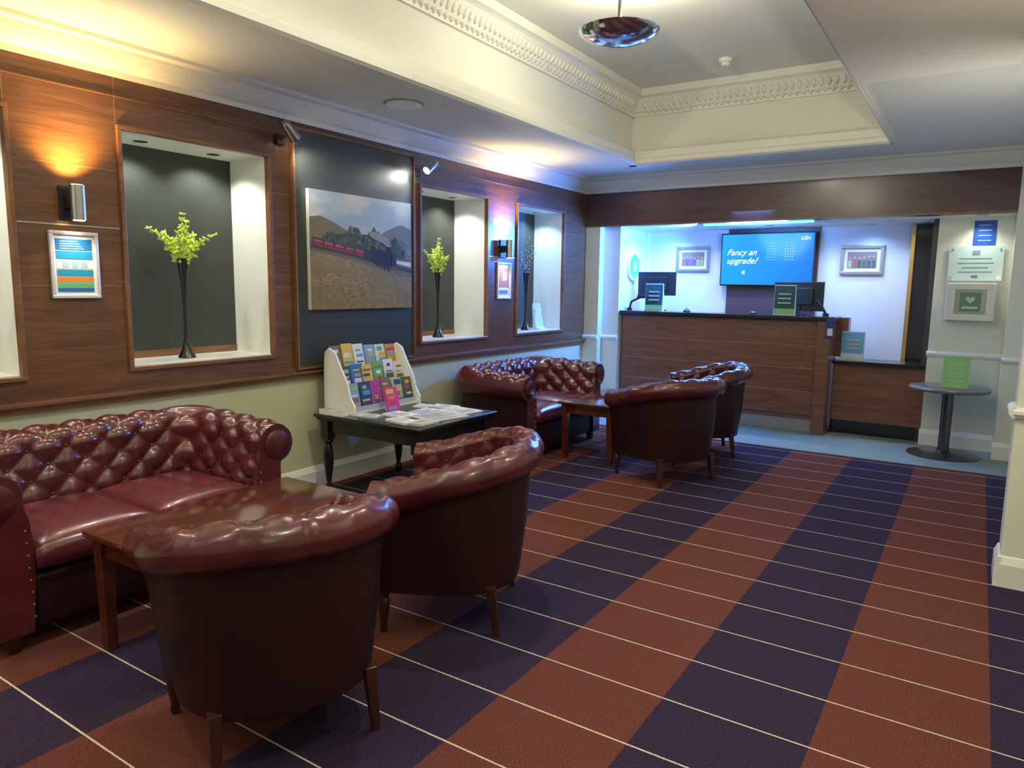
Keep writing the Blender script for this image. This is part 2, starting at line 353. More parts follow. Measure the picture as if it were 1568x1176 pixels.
# signs on the right pier
g=grp('wall_notice',(3.88,7.78,1.97)); box('plate',-.085,.085,-.008,0,-.10,.12,flat((.01,.09,.42)),g)
for i in range(4): box('line_%d'%i,-.05,.05,-.010,-.008,-.06+i*.045,-.052+i*.045,flat((.3,.5,.85)),g)
g=grp('licence_plaque',(3.83,7.78,1.71)); box('glass',-.21,.21,-.025,-.017,-.155,.155,mat('frosted_acrylic',(.60,.80,.74),.15),g,.002)
for sx in (-1,1):
    for sz in (-1,1): cyl('standoff_%d%d'%(sx,sz),(sx*.18,0,sz*.125),.009,.032,CHROME,g,12,Matrix.Rotation(pi/2,3,'X'))
for i,w in enumerate((.12,.14,.10,.13)): box('line_%d'%i,-w,w,-.0265,-.025,.04-i*.04,.048-i*.04,flat((.2,.32,.32)),g)
box('crest',-.03,.03,-.0265,-.025,.075,.115,flat((.2,.35,.4)),g); box('foot_mark',-.025,.025,-.0265,-.025,-.13,-.105,flat((.15,.3,.3)),g)
g=grp('defibrillator_cabinet',(3.82,7.78,1.365))
CAB=mat('cabinet_cream',(.75,.74,.66),.4)
box('case',-.19,.19,-.12,0,-.17,.17,CAB,g,.008)
boxes('door_frame',[(-.185,.185,-.14,-.12,.11,.165),(-.185,.185,-.14,-.12,-.165,-.11),(-.185,-.12,-.14,-.12,-.11,.11),(.12,.185,-.14,-.12,-.11,.11)],CAB,g,.003)
box('window',-.12,.12,-.126,-.12,-.11,.11,flat((.38,.45,.40),.15),g)
box('label',-.08,.08,-.129,-.126,-.085,.085,flat((.16,.28,.19)),g)
hs=[]
for i in range(24):
    t=2*pi*i/24; hs.append((.0022*16*math.sin(t)**3,.0022*(13*math.cos(t)-5*math.cos(2*t)-2*math.cos(3*t)-math.cos(4*t))+.02))
obj('heart',[(a,-.130,b) for a,b in hs],[tuple(range(24))],flat((.6,.65,.55)),g)
box('label_text',-.06,.06,-.1305,-.129,-.06,-.04,flat((.6,.65,.55)),g)
g=grp('round_pedestal_table',(3.73,7.40,0))
TT=mat('granite_top',(.14,.14,.14),.25,var=.5,vscale=120)
lathe('top',[(0,.585),(.31,.585),(.32,.592),(.32,.61),(.31,.617),(0,.617)],TT,g,n=40)
lathe('column',[(.045,.02),(.045,.585)],DSTEEL,g)
lathe('column_cap',[(.12,.575),(.12,.585)],PLAS,g)
lathe('base',[(.29,0),(.29,.006),(.26,.012),(.08,.02),(.05,.04),(.05,.06)],DSTEEL,g,n=40)
g=grp('tabletop_sign',(3.77,7.38,.618))
GS=flat((.30,.62,.22)); prism('card',[(-.05,0),(.05,0),(.0,.27)],'x',-.10,.10,GS,g)
for i in range(5):
    z=.06+i*.035; yy=-.05+.05*z/.27-.001
    box('line_%d'%i,-.06,.06,yy-.002,yy+.003,z,z+.007,flat((.6,.75,.5)),g)
# ------------------------------------------------------------------ framed notices + sconces
def notice(yc,zc,w,h,kind):
    g=grp('framed_notice',(.021,yc,zc)); a=w/2;b=h/2
    boxes('frame',[(0,.02,-a,a,b-.018,b),(0,.02,-a,a,-b,-b+.018),(0,.02,-a,-a+.018,-b+.018,b-.018),(0,.02,a-.018,a,-b+.018,b-.018)],mat('silver_snap_frame',(.75,.78,.82),.3,.4),g,.003)
    box('sheet',0,.008,-a+.018,a-.018,-b+.018,b-.018,PAPER,g)
    if kind==0:
        for i,(z0,z1,c) in enumerate([(.075,.13,(.005,.16,.50)),(.03,.07,(.01,.29,.60)),(-.02,.025,(.66,.80,.92)),(-.055,-.025,(.01,.30,.55)),(-.085,-.06,(.70,.26,.04)),(-.11,-.09,(.12,.52,.18)),(-.135,-.115,(.005,.16,.50))]):
            box('band_%d'%i,.008,.010,-a+.03,a-.03,z0,z1,flat(c),g)
        for i in range(4): box('dash_%d'%i,.010,.011,-a+.05,a-.07-.01*i,.08+i*.012,.083+i*.012,PAPER,g)
        for i in range(3): box('cell_%d'%i,.010,.011,-.06+i*.045,-.03+i*.045,-.012,.018,flat((.35,.6,.75)),g)
    else:
        box('photo',.008,.010,-a+.03,a-.03,-.06,.12,flat((.40,.20,.14)),g)
        box('face',.010,.011,-.03,.05,-.0,.08,flat((.7,.5,.38)),g)
        box('caption',.010,.011,-a+.04,a-.05,-.12,-.09,flat((.1,.25,.5)),g)
notice(1.868,1.525,.235,.335,0); notice(5.79,1.50,.235,.35,1)
def sconce(yc,zc,e=20):
    g=grp('wall_sconce',(.021,yc,zc))
    box('backplate',0,.012,-.05,.05,-.085,.085,PLAS,g,.003)
    box('bracket',.01,.05,-.03,.03,-.03,.03,PLAS,g,.003)
    R=.034
    lathe('can',[(R,-.085),(R,.085)],STEEL,g,(.085,0,0),28)
    E=mat('lamp_warm',(1,.7,.3),.5,emit=(1,.62,.22),es=10)
    lathe('lamp_up',[(0,.0851),(.026,.0851),(.026,.088),(0,.088)],E,g,(.085,0,0),20)
    lathe('lamp_down',[(0,-.088),(.026,-.088),(.026,-.0851),(0,-.0851)],E,g,(.085,0,0),20)
    light('glow_up','SPOT',(.095,0,.10),46,(1,.60,.13),g,(-.12,0,1),.02,120,1)
    light('glow_ceiling','SPOT',(.10,0,.10),e,(1,.86,.62),g,(.55,0,1),.03,130,1)
    light('glow_down','SPOT',(.085,0,-.10),5,(1,.82,.58),g,(.0,0,-1),.02,115,1)
sconce(1.865,1.83); sconce(5.77,1.80); sconce(.38,1.83,26)  # last sconce is out of view, added to brighten the ceiling
# ------------------------------------------------------------------ black panel with railway picture
g=grp('feature_board',(.0215,3.86,1.665))
box('board',0,.022,-.59,.59,-.785,.785,DARK,g)
boxes('edge',[(0,.034,-.605,-.59,-.80,.80),(0,.034,.59,.605,-.80,.80),(0,.034,-.59,.59,-.80,-.785),(0,.034,-.59,.59,.785,.80)],WOODT,g)
g=grp('railway_picture',(.0445,3.875,1.675))
W2,H2=.515,.405
box('canvas',0,.03,-W2,W2,-H2,H2,PAPER,g,.002)
def pgm(name,pts,m,dx): return obj(name,[(.03+dx,a,b) for a,b in pts],[tuple(range(len(pts)))],m,g)
def gradmat(name,c1,c2,ns=5,sx=(1,3,8),p0=.38,p1=.62,c3=None,s2=4):
    m,nt,b=nodes(name); tc=nt.nodes.new('ShaderNodeTexCoord'); mp=nt.nodes.new('ShaderNodeMapping'); mp.inputs['Scale'].default_value=sx
    n=nt.nodes.new('ShaderNodeTexNoise'); n.inputs['Scale'].default_value=ns; n.inputs['Detail'].default_value=8; n.inputs['Roughness'].default_value=.75
    nt.links.new(tc.outputs['Object'],mp.inputs[0]); nt.links.new(mp.outputs[0],n.inputs['Vector'])
    r=nt.nodes.new('ShaderNodeValToRGB'); r.color_ramp.elements[0].position=p0; r.color_ramp.elements[1].position=p1
    r.color_ramp.elements[0].color=(*c1,1); r.color_ramp.elements[1].color=(*c2,1)
    nt.links.new(n.outputs['Fac'],r.inputs[0]); out=r.outputs[0]
    if c3:
        n3=nt.nodes.new('ShaderNodeTexNoise'); n3.inputs['Scale'].default_value=s2; n3.inputs['Detail'].default_value=4
        m3=nt.nodes.new('ShaderNodeMapping'); m3.inputs['Scale'].default_value=(1,1,2.5); nt.links.new(tc.outputs['Object'],m3.inputs[0]); nt.links.new(m3.outputs[0],n3.inputs['Vector'])
        r3=nt.nodes.new('ShaderNodeValToRGB'); r3.color_ramp.elements[0].position=.42; r3.color_ramp.elements[1].position=.60; nt.links.new(n3.outputs['Fac'],r3.inputs[0])
        mx=nt.nodes.new('ShaderNodeMix'); mx.data_type='RGBA'; nt.links.new(r3.outputs[0],mx.inputs[0]); nt.links.new(out,mx.inputs[6]); mx.inputs[7].default_value=(*c3,1); out=mx.outputs[2]
    nt.links.new(out,b.inputs['Base Color']); b.inputs['Roughness'].default_value=.4
    return m
a,b=W2,H2
pgm('sky',[(-a,.0),(a,.0),(a,b),(-a,b)],gradmat('pic_sky',(.24,.33,.40),(.36,.42,.42),2,(1,1,3),.3,.7,(.52,.50,.42),2.5),.001)
pgm('hill_far',[(-a,0),(a,-.05),(a,.20),(.40,.235),(.30,.20),(.12,.13),(-.15,.14),(-.30,.20),(-.42,.235),(-a,.22)],gradmat('pic_hill',(.085,.11,.045),(.17,.17,.07),14,c3=(.16,.13,.05)),.002)
pgm('hill_mid',[(-a,0),(a,-.05),(a,.10),(.3,.13),(.1,.10),(-.15,.09),(-.35,.12),(-a,.12)],gradmat('pic_hill2',(.14,.12,.04),(.30,.22,.075),18,c3=(.10,.12,.03)),.0025)
rr=random.Random(3)
greens=[(.030,.042,.014),(.045,.062,.022),(.065,.082,.030),(.095,.095,.036),(.065,.050,.022)]
for ci,c in enumerate(greens):
    V=[];Fc=[]
    for k in range(85):
        t=rr.random(); yy=-.40+.83*t
        top=.05+.15*(math.sin(pi*min(1,max(.05,(t*.96+.02))))**.5)*(.78+.22*math.sin(t*23))-.035*t
        lo=.03-.05*t; zz=lo+(top-lo)*rr.random(); R=.007+.013*rr.random()
        x_=.0332+.0008*rr.random(); n=7; k0=len(V)
        for q in range(n):
            an=2*pi*q/n; w_=R*(.7+.5*rr.random()); V.append((x_,yy+w_*math.cos(an)*.8,zz+w_*math.sin(an)*1.25))
        Fc.append(tuple(range(k0,k0+n)))
    obj('tree_foliage_%d'%ci,V,Fc,flat(c),g)
FM=gradmat('pic_field',(.12,.08,.018),(.40,.27,.075),18,(1,1.2,4.5),.34,.64,(.22,.17,.045),5)
pgm('field',[(-a,-b),(a,-b),(a,-.09),(.25,-.05),(-.1,.0),(-a,.04)],FM,.0045)
pgm('bank',[(-a,.04),(-.1,.0),(.25,-.05),(a,-.09),(a,-.17),(.22,-.13),(-.12,-.06),(-a,-.0)],gradmat('pic_bank',(.08,.08,.02),(.21,.17,.05),22),.0048)
for ci,c in enumerate([(.06,.045,.012),(.45,.32,.10),(.22,.17,.045)]):
    V=[];Fc=[]
    for k in range(170):
        z0=-b+.01+(.29*rr.random()); yy=rr.uniform(-a+.02,a-.02); hgt=.008+.03*(-(z0)/b)**2*rr.random()+.004; k0=len(V)
        if z0+hgt>-.12: z0-=.04
        x_=.0353+.0002*ci
        V+=[(x_,yy-.0022,z0),(x_,yy+.0022,z0),(x_,yy+rr.uniform(-.008,.008),z0+hgt)]; Fc.append((k0,k0+1,k0+2))
    obj('grass_tufts_%d'%ci,V,Fc,flat(c),g)
pgm('tracks',[(-a,.035),(-.1,-.01),(.25,-.065),(a,-.11),(a,-.135),(.22,-.09),(-.12,-.03),(-a,.02)],flat((.05,.045,.03)),.0056)
for i in range(5):
    y0=-a+.02+i*.098; z0=.066-i*.013
    pgm('carriage_%d'%i,[(y0,z0-.03),(y0+.093,z0-.042),(y0+.093,z0+.006),(y0,z0+.018)],flat((.20,.025,.025)),.006)
    pgm('carriage_window_%d'%i,[(y0+.008,z0-.004),(y0+.085,z0-.014),(y0+.085,z0-.004),(y0+.008,z0+.006)],flat((.26,.17,.12)),.007)
    pgm('carriage_roof_%d'%i,[(y0,z0+.018),(y0+.093,z0+.006),(y0+.088,z0+.014),(y0+.004,z0+.025)],flat((.06,.05,.05)),.0065)
pgm('loco_tender',[(-.01,-.05),(.08,-.062),(.08,.015),(-.01,.028)],flat((.03,.025,.02)),.0062)
pgm('loco_cab',[(.07,-.06),(.12,-.068),(.12,.05),(.07,.055)],flat((.015,.015,.015)),.0064)
pgm('loco_boiler',[(.10,-.068),(.30,-.105),(.31,-.01),(.285,.015),(.14,.035),(.10,.03)],flat((.010,.010,.010)),.0063)
pgm('loco_chimney',[(.245,.015),(.27,.01),(.275,.055),(.24,.058)],flat((.010,.010,.010)),.007)
pgm('loco_front',[(.28,-.11),(.335,-.11),(.335,-.03),(.315,.005),(.285,.0)],flat((.025,.025,.025)),.008)
for i in range(4): pgm('loco_wheel_%d'%i,[(.13+i*.042+.016*math.cos(q*pi/5),-.075-i*.010+.018*math.sin(q*pi/5)) for q in range(10)],flat((.05,.03,.025)),.0085)
pgm('loco_buffer',[(.27,-.105),(.345,-.11),(.345,-.094),(.27,-.088)],flat((.24,.03,.03)),.009)
pgm('steam',[(.24,.055),(.275,.055),(.27,.09),(.24,.12),(.17,.15),(.09,.16),(.03,.15),(.06,.12),(.12,.10),(.18,.085)],flat((.22,.22,.19)),.0055)
def picspot(y,z,ty):
    g=grp('picture_spotlight',(.03,y,z))
    box('mount',0,.02,-.03,.03,-.03,.03,PLAS,g,.003)
    tube('arm',[(.02,0,0),(.10,0,.03),(.13,0,.03)],.008,STEEL,g)
    q=(Vector((-.11,ty,-.45))).to_track_quat('Z','Y').to_matrix()
    lathe('shade',[(.018,-.10),(.03,-.08),(.033,0),(.038,.02),(.038,.03),(.03,.03)],STEEL,g,(.13,0,.02),24,q)
    lathe('lens',[(0,.028),(.029,.028),(.029,.033),(0,.033)],mat('spot_lens',(1,1,1),.4,emit=(1,.93,.8),es=30),g,(.13,0,.02),20,q)
    p=Vector((.13,0,.02))+q@Vector((0,0,.045))
    light('beam','SPOT',p,16,(1,.95,.82),g,p+q@Vector((0,0,1)),.02,90,.9)
picspot(3.17,2.36,.55); picspot(4.51,2.34,-.55)
# ------------------------------------------------------------------ vases
def vase(y,kind):
    g=grp('tall_vase',(-.16,y,ZB+.006))
    lathe('vase_body',[(0,0),(.05,0),(.052,.006),(.03,.05),(.014,.11),(.010,.20),(.012,.36),(.022,.50),(.034,.59),(.036,.605),(.03,.605),(.018,.5)],BLACK,g)
    bm=bmesh.new(); rr=random.Random(int(y*10)); st=[]
    def blob(p,s,d):
        r=bmesh.ops.create_icosphere(bm,subdivisions=1,radius=1)
        q=d.to_track_quat('Z','Y').to_matrix()
        for v in r['verts']: v.co=q@Vector((v.co.x*s*.42,v.co.y*s*.42,v.co.z*s))+p
    N=9 if kind==0 else 11
    for k in range(N):
        a=2*pi*k/N+rr.random(); lean=(.25+.60*rr.random()) if k else .05; L=(.14+.10*rr.random()) if k else .27
        if kind: L*=1.35
        pts=[]
        for i in range(9):
            t=i/8; out=lean*L*t*(1+.25*t); pts.append(Vector((math.cos(a)*out*.6,math.sin(a)*out,.57+L*t*1.1*(1-.3*lean*t))))
        st.append(pts)
        for i in range(1,9):
            for j in range(6 if kind==0 else 2):
                d=Vector((rr.uniform(-1,1),rr.uniform(-1,1),rr.uniform(-.3,1.1))).normalized()
                sz=(.030*(1.1-i/12)) if kind==0 else .007
                blob(pts[i]+d*(sz*.8 if kind==0 else .015),sz,d)
    me=bpy.data.meshes.new('blossom'); bm.to_mesh(me); bm.free()
    me.materials.append(mat('lime_blossom',(.58,.72,.10),.5,var=.25,vscale=40) if kind==0 else mat('dried_blossom',(.6,.62,.62),.6))
    o=bpy.data.objects.new('blossom',me); COL.objects.link(o); o.parent=g
    for i,p in enumerate(st): tube('stem_%d'%i,p,.0022,mat('stem_green',(.20,.30,.05),.5) if kind==0 else MAHD,g)
vase(1.12,0); vase(2.58,0); vase(5.02,0); vase(6.50,1)
g=grp('acrylic_leaflet_holder',(-.10,6.70,ZB+.007)); prism('holder',[(-.04,0),(.05,0),(.045,.006),(-.0,.03),(-.05,.28),(-.055,.28)],'y',-.08,.08,mat('clear_white',(.7,.78,.8),.1),g)
box('leaflet',-.03,-.02,-.06,.06,.02,.22,PAPER,g)
for i,(a,b) in enumerate(NW):
    for k,t in enumerate((.25,.75)):
        g=grp('niche_downlight',(-.19,a+(b-a)*t,ZT))
        lathe('ring',[(.025,-.004),(.04,-.004),(.04,0),(.025,0)],CHROME,g)
        lathe('lens',[(0,-.003),(.025,-.003),(.025,-.001),(0,-.001)],mat('led_lens',(1,1,1),.4,emit=(1,.97,.88),es=8),g)
        light('beam','SPOT',(0,0,-.02),12 if i<4 else 14,(1,.98,.92) if i<4 else (.45,.70,1),g,(-.05,0,-1),.02,135,.7)
# ------------------------------------------------------------------ upholstery sweep
def upath(a,xf,xb,r):
    l1=xf-(xb+r); arc=r*pi/2; l2=2*(a-r)
    tot=2*l1+2*arc+l2
    def f(s):
        s=max(0,min(tot,s))
        if s<=l1: return Vector((xf-s,-a)),Vector((0,-1))
        s-=l1
        if s<=arc:
            t=s/r if r else 0; n=Vector((-math.sin(t),-math.cos(t))); return Vector((xb+r,-a+r))+n*r,n
        s-=arc
        if s<=l2: return Vector((xb,-a+r+s)),Vector((-1,0))
        s-=l2
        if s<=arc:
            t=s/r; n=Vector((-math.cos(t),math.sin(t))); return Vector((xb+r,a-r))+n*r,n
        s-=arc
        return Vector((xb+r+s,a)),Vector((0,1))
    return f,tot,l1,arc,l2
def upholster(parent,a,xf,xb,r,prof,ntuft,drop,p,q,depth,seam=0,mats=None,zlo=.42):
    f,tot,l1,arc,l2=upath(a,xf,xb,r)
    cum=[0]
    for i in range(1,len(prof)): cum.append(cum[-1]+math.dist(prof[i],prof[i-1]))
    wt=cum[ntuft]
    def P(w):
        for i in range(1,len(prof)):
            if w<=cum[i] or i==len(prof)-1:
                t=(w-cum[i-1])/max(1e-6,cum[i]-cum[i-1]); A=Vector(prof[i-1]);B=Vector(prof[i]); d=(B-A).normalized()
                return A.lerp(B,max(0,min(1,t))),Vector((-d.y,d.x))
    s0=tot/2
    def D(s):
        e=min(s,tot-s)/(l1+arc*.8); e=max(0,min(1,e)); e=e*e*(3-2*e); return drop*(1-e)
    def surf(s,w,flatb=False):
        c,n=P(w); pt,nn=f(s)
        aa=(s-s0)/p+w/q; bb=(s-s0)/p-w/q
        wgt=1 if w<wt-.05 else max(0,(wt-w)/.05)
        edge=min(1,min(s,tot-s)/.04)
        h=0
        if wgt>0:
            h=depth*wgt*edge*((abs(math.sin(pi*aa))*abs(math.sin(pi*bb)))**.45-.35)
        if seam and w>wt*.9 and w<cum[-4]:
            ph=((s-s0)/seam)%1; dd=min(ph,1-ph)*seam
            h-=.006*math.exp(-(dd/.005)**2)
        nn2=c.x+n.x*h; z=c.y+n.y*h
        k=max(0,min(1,(z-zlo)/.2)); z-=D(s)*k
        return Vector((pt.x+nn.x*nn2,pt.y+nn.y*nn2,z))
    ns=int(tot/.014); ws=[]
    w=0
    while w<cum[-3]: ws.append(w); w+=.013
    ws+=cum[-3:]
    V=[];Fc=[];mi=[]
    for i in range(ns+1):
        for w in ws: V.append(surf(tot*i/ns,w))
    m=len(ws)
    for i in range(ns):
        for j in range(m):
            j2=(j+1)%m
            Fc.append((i*m+j,(i+1)*m+j,(i+1)*m+j2,i*m+j2)); mi.append(1 if ws[j]>cum[-4]-.02 else 0)
    Fc.append(tuple(range(m))); mi.append(0); Fc.append(tuple(ns*m+j for j in range(m))); mi.append(0)
    o=obj('tufted_shell',V,Fc,mats,parent,True)
    for pl,k in zip(o.data.polygons,mi): pl.material_index=k
    md=o.modifiers.new('es','EDGE_SPLIT'); md.split_angle=math.radians(55)
    bm=bmesh.new()
    imax=int(tot/p)+3
    for i in range(-imax*2,imax*2):
        for j in range(-imax*2,imax*2):
            s=s0+p*(i+j)/2; w=q*(i-j)/2
            if .03<s<tot-.03 and .02<w<wt-.03:
                c=surf(s,w); r_=bmesh.ops.create_icosphere(bm,subdivisions=2,radius=.010)
                for v in r_['verts']: v.co+=c
    me=bpy.data.meshes.new('buttons'); bm.to_mesh(me); bm.free(); me.materials.append(mats[0])
    for pl in me.polygons: pl.use_smooth=True
    ob=bpy.data.objects.new('buttons',me); COL.objects.link(ob); ob.parent=parent
    return surf,tot,cum
def roll(cx,cz,R,a0,a1,n):
    return [(cx+R*math.cos(math.radians(a0+(a1-a0)*i/n)),cz+R*math.sin(math.radians(a0+(a1-a0)*i/n))) for i in range(n+1)]
def cushion(name,x0,x1,y0,y1,z0,z1,m,parent,b=.035,puff=.02,dshape=False):
    nx,ny=16,16
    V=[];Fc=[]
    for k in (1,0):
        for i in range(nx+1):
            for j in range(ny+1):
                u=-1+2*i/nx; v=-1+2*j/ny
                e=(1-abs(u)**6)*(1-abs(v)**6)
                z=(z1-b+ (b+puff*(1-u*u)*(1-v*v))*e**.5) if k else (z0+b-b*e**.5)
                X=(x0+x1)/2+(x1-x0)/2*u; Y=(y0+y1)/2+(y1-y0)/2*v
                if dshape and X<0:
                    X*=math.sqrt(1-.5*v*v) ; Y*=math.sqrt(max(0,1-.5*(min(1,-X/-x0) if x0 else 0)**2))
                V.append((X,Y,z))
    m1=(nx+1)*(ny+1)
    for k in (0,1):
        for i in range(nx):
            for j in range(ny):
                a=k*m1+i*(ny+1)+j; Fc.append((a,a+1,a+ny+2,a+ny+1))
    rim=[(i,0) for i in range(nx)]+[(nx,j) for j in range(ny)]+[(i,ny) for i in range(nx,0,-1)]+[(0,j) for j in range(ny,0,-1)]
    ids=[i*(ny+1)+j for i,j in rim]
    for t in range(len(ids)):
        a=ids[t]; c=ids[(t+1)%len(ids)]; Fc.append((a,c,c+m1,a+m1))
    return obj(name,V,Fc,m,parent,True)
def sofa(y0,y1):
    yc=(y0+y1)/2; g=grp('chesterfield_sofa',(0,yc,0)); Wd=(y1-y0)/2
    a=Wd-.245
    prof=[(0,.30),(.0,.44),(.01,.54),(.025,.60)]+roll(.125,.64,.105,160,-75,22)+[(.15,.52),(.15,.08),(.02,.08)]
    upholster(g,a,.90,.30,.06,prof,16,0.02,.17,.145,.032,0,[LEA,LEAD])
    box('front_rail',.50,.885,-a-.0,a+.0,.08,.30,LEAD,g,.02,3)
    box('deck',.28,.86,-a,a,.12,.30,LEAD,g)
    cushion('seat_cushion_1',.30,.92,-a+.004,-.004,.30,.445,SEATM,g)
    cushion('seat_cushion_2',.30,.92,.004,a-.004,.30,.445,SEATM,g)
    for sy in (-1,1):
        lathe('scroll_%d'%sy,[(0,0),(.07,0),(.075,.006),(.06,.014),(.03,.016),(0,.018)],LEA,g,(.90,sy*(a+.125),.62),24,Matrix.Rotation(pi/2,3,'Y'))
        for k in range(8):
            lathe('stud_%d_%d'%(sy,k),[(0,0),(.006,0),(.004,.004),(0,.005)],BRASS,g,(.90,sy*(a+.012+.002*k),.14+k*.05),8,Matrix.Rotation(pi/2,3,'Y'))
        for x in (.14,.84):
            lathe('foot_%d_%d'%(sy,int(x*100)),[(0,0),(.022,0),(.033,.02),(.035,.05),(.028,.08),(0,.08)],MAHD,g,(x,sy*(a+.07),0),16)
sofa(.98,2.50); sofa(4.76,6.28)
def tub_chair(x,y,deg,sc=1):
    g=grp('tub_armchair',(x,y,0),math.radians(deg)); g.scale=(sc,sc,1)
    prof=[(.0,.34),(.0,.50),(.006,.61),(.014,.69)]+roll(.072,.733,.065,160,-80,16)+[(.075,.65),(.064,.42),(.035,.185),(.0,.185)]
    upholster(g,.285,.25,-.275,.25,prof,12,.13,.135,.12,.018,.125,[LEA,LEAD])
    cushion('seat_cushion',-.25,.29,-.275,.275,.33,.455,SEATM,g,.03,.02,True)
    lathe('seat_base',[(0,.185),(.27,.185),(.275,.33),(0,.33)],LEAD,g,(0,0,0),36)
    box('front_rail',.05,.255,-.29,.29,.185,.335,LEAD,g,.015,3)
    for sy in (-1,1):
        lathe('scroll_%d'%sy,[(0,0),(.046,0),(.051,.005),(.036,.012),(0,.014)],LEA,g,(.25,sy*(.285+.072),.603),20,Matrix.Rotation(pi/2,3,'Y'))
        lathe('leg_front_%d'%sy,[(0,0),(.013,0),(.017,.02),(.013,.035),(.022,.09),(.027,.14),(.02,.155),(.028,.17),(.028,.20),(0,.20)],MAHD,g,(.225,sy*.29,0),16)
        V=[]
        for z,k,o_ in ((0,.013,-.03),(.21,.02,0)):
            cx=-.22+o_; cy=sy*(.25)-sy*o_*.3
            V+=[(cx-k,cy-k,z),(cx+k,cy-k,z),(cx+k,cy+k,z),(cx-k,cy+k,z)]
        obj('leg_rear_%d'%sy,V,BF,MAHD,g,False,.002)
tub_chair(2.035,1.45,158,.96)
tub_chair(1.985,2.46,206)
tub_chair(1.95,5.20,152)
tub_chair(1.89,6.22,206)
# ------------------------------------------------------------------ coffee tables
def coffee(x0,x1,y0,y1):
    g=grp('coffee_table',((x0+x1)/2,(y0+y1)/2,0)); a=(x1-x0)/2;b=(y1-y0)/2
    box('top',-a,a,-b,b,.468,.495,MAHO,g,.008,3)
    box('apron_1',-a+.05,a-.05,-b+.045,-b+.065,.39,.468,MAHO,g); box('apron_2',-a+.05,a-.05,b-.065,b-.045,.39,.468,MAHO,g)
    box('apron_3',-a+.045,-a+.065,-b+.05,b-.05,.39,.468,MAHO,g); box('apron_4',a-.065,a-.045,-b+.05,b-.05,.39,.468,MAHO,g)
    k=0
    for sx in (-1,1):
        for sy in (-1,1):
            k+=1; V=[]
            for z,h in ((0,.02),(.468,.03)):
                cx=sx*(a-.055);cy=sy*(b-.055); V+=[(cx-h,cy-h,z),(cx+h,cy-h,z),(cx+h,cy+h,z),(cx-h,cy+h,z)]
            obj('leg_%d'%k,V,BF,MAHO,g,False,.003)
coffee(1.07,1.60,1.32,2.30); coffee(.97,1.50,5.22,6.20)
# ------------------------------------------------------------------ side table with brochures
g=grp('side_table',(.58,3.76,0)); a,b=.48,.43
box('top',-a,a,-b,b,.535,.56,BLACK,g,.006,3)
box('moulding',-a+.015,a-.015,-b+.015,b-.015,.52,.535,BLACK,g,.004)
boxes('apron',[(-a+.06,a-.06,-b+.06,-b+.08,.43,.52),(-a+.06,a-.06,b-.08,b-.06,.43,.52),(-a+.06,-a+.08,-b+.08,b-.08,.43,.52),(a-.08,a-.06,-b+.08,b-.08,.43,.52)],BLACK,g)
box('inset',-a+.06,a-.06,-b+.06,b-.06,.5595,.5602,mat('green_inset',(.05,.07,.05),.4),g)
k=0
for sx in (-1,1):
    for sy in (-1,1):
        k+=1; lathe('leg_%d'%k,[(0,0),(.018,0),(.03,.02),(.026,.045),(.016,.07),(.024,.12),(.034,.20),(.036,.26),(.028,.32),(.02,.345),(.034,.36),(.034,.375),(.03,.38)],BLACK,g,(sx*(a-.07),sy*(b-.07),0),20)
        box('leg_block_%d'%k,sx*(a-.07)-.035,sx*(a-.07)+.035,sy*(b-.07)-.035,sy*(b-.07)+.035,.38,.52,BLACK,g,.003)
g=grp('brochure_rack',(.17,3.765,.561))
side=[(-.05,0),(.24,0),(.24,.06),(.20,.12),(.17,.22),(.10,.34),(.06,.42),(.0,.45),(-.04,.42),(-.05,.3)]
prism('side_1',side,'y',-.345,-.33,WHITE,g); prism('side_2',side,'y',.33,.345,WHITE,g)
box('back',-.05,-.04,-.33,.33,0,.40,WHITE,g)
rr=random.Random(11)
pal=[(.50,.04,.06),(.03,.16,.45),(.12,.38,.08),(.65,.45,.04),(.65,.66,.6),(.05,.34,.45),(.40,.06,.30),(.22,.12,.06),(.58,.24,.04),(.04,.06,.14),(.35,.45,.15),(.7,.7,.66),(.2,.35,.5),(.08,.10,.05)]
def leaflet(nm,x,y,z,w,h,tilt,c,par):
    V=[]
    for dx,dz in ((0,0),(-tilt*h,h)):
        V+=[(x+dx,y-w/2,z+dz),(x+dx,y+w/2,z+dz)]
    V=[V[0],V[1],V[3],V[2]]+[(v[0]-.006,v[1],v[2]) for v in (V[0],V[1],V[3],V[2])]
    obj(nm,V,[(0,1,2,3),(4,7,6,5),(0,4,5,1),(1,5,6,2),(2,6,7,3),(3,7,4,0)],flat(c),par)
    for q in range(4):
        h0=h*(.08+.22*q); h1=h0+h*(.06+.14*rr.random()); c2=rr.choice(pal)
        wa=w*(.15+.3*rr.random()); wb=w*(.15+.3*rr.random())
        obj(nm+'_print_%d'%q,[(x-tilt*h0+.0015,y-wa,z+h0),(x-tilt*h0+.0015,y+wb,z+h0),(x-tilt*h1+.0015,y+wb,z+h1),(x-tilt*h1+.0015,y-wa,z+h1)],[(0,1,2,3)],flat(c2),par)
for t in range(3):
    xx=.19-t*.085; zz=.02+t*.125
    box('tier_%d'%t,xx-.04,xx+.012,-.33,.33,zz-.02,zz,WHITE,g)
    box('tier_lip_%d'%t,xx+.008,xx+.012,-.33,.33,zz,zz+.03,mat('clear_lip_%d'%t,(.6,.6,.58),.2),g)
    for i in range(6):
        leaflet('leaflet_%d_%d'%(t,i),xx,-.275+i*.11+rr.uniform(-.004,.004),zz,.10,.17+.03*rr.random(),.22,rr.choice(pal),g)
g=grp('pink_flyer_stand',(.50,3.72,.561)); leaflet('flyer',.0,0,0,.13,.17,.25,(.70,.03,.24),g); prism('prop',[(-.08,0),(0,0),(-.04,.16)],'y',-.01,.01,PAPER,g)
